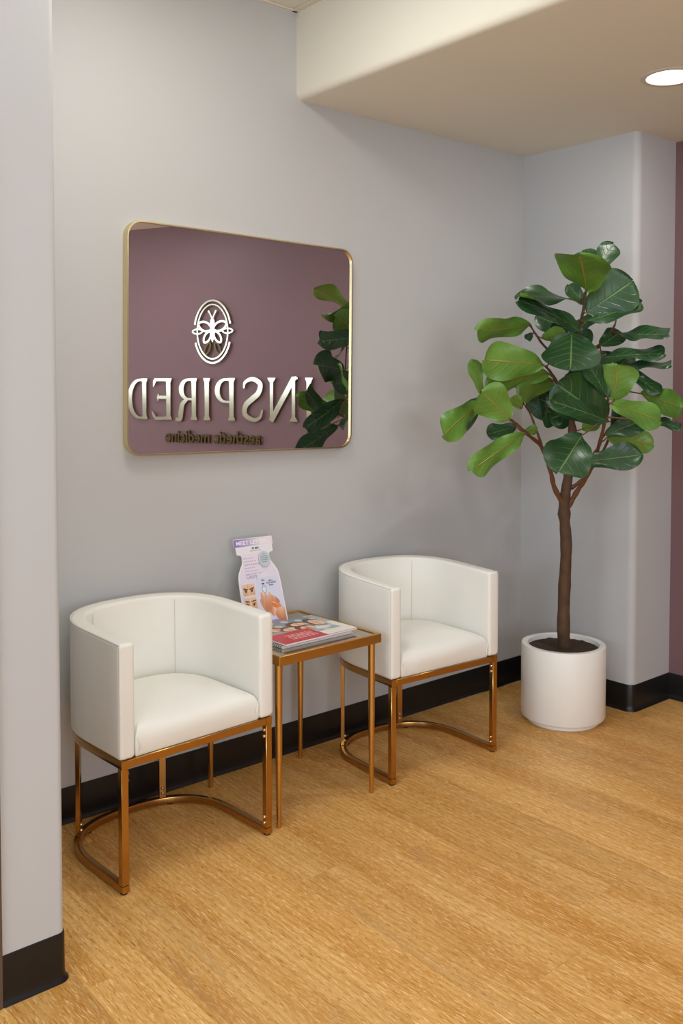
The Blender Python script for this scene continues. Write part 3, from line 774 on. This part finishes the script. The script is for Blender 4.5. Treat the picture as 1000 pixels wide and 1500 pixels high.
def mag_ink(u, v):      # u left->right, v front->back
    if u > .80 - .02*v: pass
    if v < .20 and u > .58: return (238, 232, 222)
    if u > .90: return (238, 232, 222) if v < .55 else lerp((206, 210, 206), (160, 170, 170), v)
    if v < .46 and u < .58:
        if .10 < v < .34 and .18 < u < .52:
            row = int((v-.10)/.06); f = (v-.10)/.06-row
            if .25 < f < .75 and (int(u*110)+row*5) % 3 != 0: return (240, 196, 196)
        return (200, 24, 38)
    if v < .20: return (238, 232, 222)
    c = lerp((178, 190, 190), (120, 140, 150), v)
    if (math.sin(u*37)+math.sin(v*29+u*11)) > .9: c = (206, 204, 196)
    for cx, cy, rx, ry, skin in ((.42, .56, .10, .08, (224, 164, 124)), (.60, .48, .09, .09, (196, 128, 90)), (.60, .70, .09, .08, (226, 170, 130)), (.82, .62, .07, .16, (220, 166, 126)), (.24, .66, .08, .09, (214, 150, 112))):
        if ell(u, v, cx-.02, cy+.03, rx*1.35, ry*1.4) < 1: c = (88, 52, 36)
        if ell(u, v, cx, cy, rx, ry) < 1: c = lerp(skin, (246, 206, 176), .5+.5*math.sin(u*60))
    for cx, cy, rx, ry in ((.74, .36, .10, .07), (.50, .36, .06, .05)):
        if v > .46 or u > .58:
            if ell(u, v, cx, cy, rx, ry) < 1: c = (226, 226, 226)
    return c
print_sheet('printed_cover', 90, 70, mag_ink, lambda u, v: (-MW+2*MW*u, -MD+2*MD*v, MH+.0002), mg)

# ---------------------------------------------------------------- potted fig tree
PX, PY = 3.600, 2.618
tree = thing('potted_fig_tree', 'tall fiddle-leaf fig tree in a round white pot in the corner', 'plant', (PX, PY, 0))
bm = bmesh.new(); PR, PH = .193, .362
lathe(bm, [(0, .0), (.162, .0), (.165, .003), (.165, .018), (.176, .0195), (PR-.005, .024), (PR, .032), (PR, PH-.005), (PR-.002, PH-.001), (PR-.005, PH), (PR-.027, PH), (PR-.0295, PH-.002), (PR-.030, PH-.006), (PR-.030, PH-.075), (0, PH-.078)], 72)
obj('pot', bm, M['pot'], tree, True)
bm = bmesh.new(); rs_ = random.Random(2); prof = []
rings_ = []
for k, r in enumerate([PR-.0306, .157, .149, .141, .132, .123, .114, .105, .095, .085, .074, .062, .05, .035, .02]):
    rings_.append([(r*math.cos(2*PI*q/90), r*math.sin(2*PI*q/90), PH-.022+(.006*(1-r/.16))+(rs_.uniform(-.004, .005) if k else 0)) for q in range(90)])
rings(bm, [[(x, y, PH-.072) for x, y, z in rings_[0]]]+rings_); obj('soil', bm, M['soil'], tree, True)
def Wl(p): return Vector(p)-Vector((PX, PY, 0))
D0 = 4.27
tp = [(PX+.005, PY-.005, PH-.045)]+[tuple(at(*q)) for q in ((825, 925, 4.315), (826, 870, 4.31), (829, 800, 4.29), (826, 742, 4.28), (833, 690, 4.26), (838, 640, 4.23), (836, 590, 4.20), (842, 540, 4.17), (846, 490, 4.14), (854, 455, 4.10), (857, 428, 4.06))]
tpc = catmull([Wl(p) for p in tp], 5); nT = len(tpc)
rad = []
for i, p in enumerate(tpc):
    z = p.z; r = .036 if z < .345 else (.030-.006*(z-.345)/.7 if z < 1.04 else max(.0065, .026*(1-(z-1.0)/.95)))
    r *= 1+.05*math.sin(i*1.3)+.05*math.sin(i*3.1)+(.22 if i in (19, 31, 44) else 0); rad.append(r)
bm = bmesh.new(); tube(bm, tpc, rad, 12); obj('trunk', bm, M['bark'], tree, True)
nodes = [Vector(p) for p in tpc if p.z > 1.05]
def branch(pts, r0, r1):
    P = catmull([Wl(at(*q)) for q in pts], 5); n = len(P)
    bm = bmesh.new(); tube(bm, P, [(r0+(r1-r0)*i/(n-1))*(1+.12*math.sin(i*1.9)) for i in range(n)], 9); obj('branch', bm, M['twig'], tree, True)
    nodes.extend(P[len(P)//3:])
branch([(828, 745, 4.28), (812, 715, 4.24), (806, 690, 4.20), (793, 655, 4.14), (772, 636, 4.06), (752, 618, 3.98), (738, 606, 3.90)], .0125, .005)
branch([(832, 742, 4.28), (846, 718, 4.24), (860, 696, 4.18), (874, 662, 4.10), (884, 625, 4.02), (889, 590, 3.98), (905, 560, 4.05)], .0125, .005)
branch([(836, 715, 4.27), (852, 703, 4.29), (872, 678, 4.32), (892, 640, 4.34), (898, 590, 4.36)], .0100, .004)
branch([(793, 652, 4.15), (778, 610, 4.16), (766, 590, 4.12)], .006, .003)
branch([(836, 600, 4.20), (818, 565, 4.10), (806, 545, 4.02), (798, 536, 3.95)], .009, .0045)
branch([(842, 548, 4.17), (800, 510, 4.17), (786, 492, 4.13), (776, 476, 4.08)], .007, .0035)
branch([(845, 520, 4.15), (878, 505, 4.15), (898, 480, 4.16), (902, 468, 4.17)], .007, .0035)
branch([(752, 618, 3.98), (726, 602, 3.98), (706, 592, 4.00), (702, 584, 4.02)], .0045, .003)

OT = [(0, .02), (.03, .20), (.08, .38), (.16, .54), (.28, .66), (.42, .78), (.56, .92), (.68, 1.0), (.79, .97), (.88, .83), (.945, .60), (.98, .36), (1, .03)]
def outline_w(t):       # fiddle outline: half-width along the blade, max 1
    for (a, p), (b, q) in zip(OT, OT[1:]):
        if t <= b+1e-9: return p+(q-p)*(t-a)/(b-a)
    return 0
OW = max(outline_w(k/60) for k in range(61))
rlf = random.Random(11)
def leaf(base, tip, wd, side, faceN, cup=.10, droop=.0, wave=.05, notch=0):
    b, t = Vector(base), Vector(tip); ln = (t-b).length; X = (t-b).normalized()
    N_ = Vector(faceN); N_ = (N_-X*N_.dot(X)).normalized(); Yv = N_.cross(X)   # N_ is the TOP side
    NU, NV = 22, 10; bm = bmesh.new(); uvl = bm.loops.layers.uv.new('UVMap'); G = []; ph = rlf.uniform(0, 6.28)
    for i in range(NU+1):
        u = .5-.5*math.cos(PI*(i/NU)**.9) if i else 0; row = []
        w = wd*max(.012, outline_w(u)/OW)
        for j in range(NV+1):
            s = -1+2*j/NV
            z = ln*(cup*abs(s)**1.5*.55*w/wd*(wd/ln)*2 - droop*(u**2) + droop*.35*u) + ln*wave*math.sin(u*9+ph+s*1.3)*abs(s)**2
            uu = u
            if u > .8: uu = u - notch*(1-abs(s))*(u-.8)*1.2 + (0)
            p = b + X*(ln*uu) + Yv*(s*w) + N_*z; row.append((bm.verts.new(p), u, (s+1)/2))
        G.append(row)
    for i in range(NU):
        for j in range(NV):
            q = [G[i][j], G[i][j+1], G[i+1][j+1], G[i+1][j]]; f = bm.faces.new([a[0] for a in q])
            for lp, a in zip(f.loops, q): lp[uvl].uv = (a[1], a[2])
    # normals must look to the top side
    f = bm.faces[:] if False else list(bm.faces); s_ = sum((x.normal.dot(N_) if (x.normal_update() or True) else 0) for x in f)
    if s_ < 0: bmesh.ops.reverse_faces(bm, faces=f)
    # petiole to the nearest wood
    nd = min(nodes, key=lambda q: (q-b).length); mid = (nd+b)/2+Vector((0, 0, -.006)); nf = len(bm.faces)
    tube(bm, [b+X*.012, b, mid, nd], [.0022, .0028, .0032, .0042], 7)
    bm.faces.ensure_lookup_table()
    for k in range(nf, len(bm.faces)): bm.faces[k].material_index = 1
    return obj('leaf', bm, [M['leaf'], M['twig']], tree, True, recalc=False)
def zz(X, Y): return 630+X/2.703, 340+Y/2.703
# base(zoom px), tip(zoom px), width px, side (t top seen / u underside seen), depth base, depth tip, roll (deg), droop
LV = [
 ((618,232),(592,76),118,'u',3.98,3.76,0,.06,(.80,.28,.30)), ((655,150),(726,45),48,'t',4.12,4.16,10,.0), ((632,140),(600,75),50,'t',4.14,4.2,20,0),
 ((618,320),(805,190),100,'t',4.08,4.02,0,.12), ((610,285),(545,205),34,'t',4.14,4.2,0,.05),
 ((600,275),(358,232),28,'t',4.10,3.85,62,.10), ((592,390),(365,250),44,'t',4.08,3.90,48,.12),
 ((610,355),(840,285),40,'t',4.05,4.05,50,-.05), ((395,368),(192,402),48,'u',4.05,3.86,38,-.08),
 ((560,385),(415,330),52,'t',4.16,4.2,15,.05), ((700,300),(560,395),30,'t',4.2,4.2,40,.05),
 ((560,398),(555,542),118,'t',3.95,3.85,-10,.10), ((450,525),(203,505),82,'u',3.95,3.87,0,.08),
 ((470,560),(212,600),52,'u',4.08,3.95,25,.06), ((490,590),(340,640),50,'u',4.12,4.05,20,.08),
 ((200,640),(168,500),26,'u',4.02,3.98,35,.06), ((200,672),(38,808),58,'u',4.0,3.86,18,.12),
 ((200,650),(92,800),44,'t',4.06,4.02,30,.05), ((318,740),(200,628),82,'u',3.88,3.82,0,.06),
 ((375,798),(146,948),52,'u',3.95,3.78,22,.10), ((700,745),(500,600),100,'t',3.98,3.88,5,.08),
 ((705,748),(476,662),46,'t',3.90,3.71,25,.05), ((600,805),(510,946),104,'t',3.88,3.73,0,.08),
 ((602,912),(843,878),56,'t',3.98,3.94,20,.06), ((700,812),(882,838),50,'u',4.08,4.08,15,.10),
 ((690,805),(860,735),48,'t',4.06,4.04,25,.08), ((728,668),(742,520),90,'u',3.96,3.92,5,.06),
 ((702,655),(618,505),40,'t',3.94,3.88,30,.05), ((715,678),(922,750),54,'u',3.90,3.74,15,.08),
 ((835,640),(1005,695),56,'u',4.0,3.78,15,.08), ((880,738),(990,775),20,'t',3.98,3.84,45,.05),
 ((775,540),(912,645),30,'t',4.02,3.90,30,-.10), ((740,535),(957,532),20,'t',4.06,3.88,64,-.06),
 ((680,498),(928,470),30,'t',4.10,3.90,55,.08), ((745,400),(950,410),32,'t',4.12,3.90,50,-.06),
 ((672,452),(758,392),44,'t',4.12,4.16,20,.05), ((405,400),(380,425),18,'t',4.12,4.16,0,0),
 ((640,640),(540,560),60,'t',4.12,4.1,10,.05), ((360,700),(325,650),28,'u',4.05,4.02,10,0),
 ((370,790),(425,780),22,'u',4.1,4.12,10,0), ((340,770),(225,800),34,'t',4.12,4.1,35,.05),
 ((520,760),(455,700),46,'t',4.28,4.32,10,.05), ((480,650),(400,720),56,'t',4.28,4.30,10,.05),
 ((600,780),(668,745),34,'u',4.2,4.22,10,0), ((560,560),(600,640),60,'t',4.22,4.26,10,.05),
 ((470,620),(345,600),46,'u',4.2,4.15,10,.05), ((650,480),(720,520),40,'t',4.2,4.25,10,.05),
 ((455,690),(500,760),50,'t',4.24,4.26,20,.05), ((590,700),(470,740),60,'t',4.26,4.24,10,.05), ((620,560),(560,640),60,'t',4.1,4.12,10,.05), ((690,560),(640,480),50,'t',4.16,4.18,20,.05), ((540,700),(430,660),62,'t',4.3,4.28,10,.05), ((420,560),(330,600),50,'u',4.16,4.12,10,.05), ((720,760),(800,700),50,'t',4.12,4.14,15,.05), ((560,430),(470,400),50,'t',4.12,4.06,30,.05), ((560,395),(640,440),46,'t',4.14,4.16,20,.05), ((730,560),(790,480),40,'t',4.16,4.2,20,.05), ((380,640),(440,560),40,'u',4.2,4.22,20,.05), ((440,420),(540,400),36,'u',4.06,4.0,30,.06),
]
for (bs, tpx, wpx, side, db, dt, roll, dr, *nx) in LV:
    bx, by = zz(*bs); tx, ty = zz(*tpx); b = Wl(at(bx, by, db)); t = Wl(at(tx, ty, dt))
    tocam = (Vector((-PX, -PY, CAMH)) - (b+t)/2).normalized()
    X = (t-b).normalized(); n = (tocam-X*tocam.dot(X)).normalized()
    yv = n.cross(X); sgn = 1 if yv.z < 0 else -1     # roll so that the upper side turns skyward
    up = Vector((0, 0, 1)); upc = (up-X*up.dot(X)); 
    ra = R_(roll)
    if side == 't': n2 = n*math.cos(ra)+(upc.normalized() if upc.length > .05 else yv)*math.sin(ra)
    else: n2 = -(n*math.cos(ra)-(upc.normalized() if upc.length > .05 else yv)*math.sin(ra))
    if nx: n2 = Vector(nx[0])
    w = wpx/2.703*db/FPX
    # wpx is the visible half-width; a rolled blade is truly wider
    w = min(w/max(.35, math.cos(ra))*.95, (t-b).length*.62 if roll > 20 else 1)
    leaf(b, t, w, side, n2, droop=dr, notch=.12)
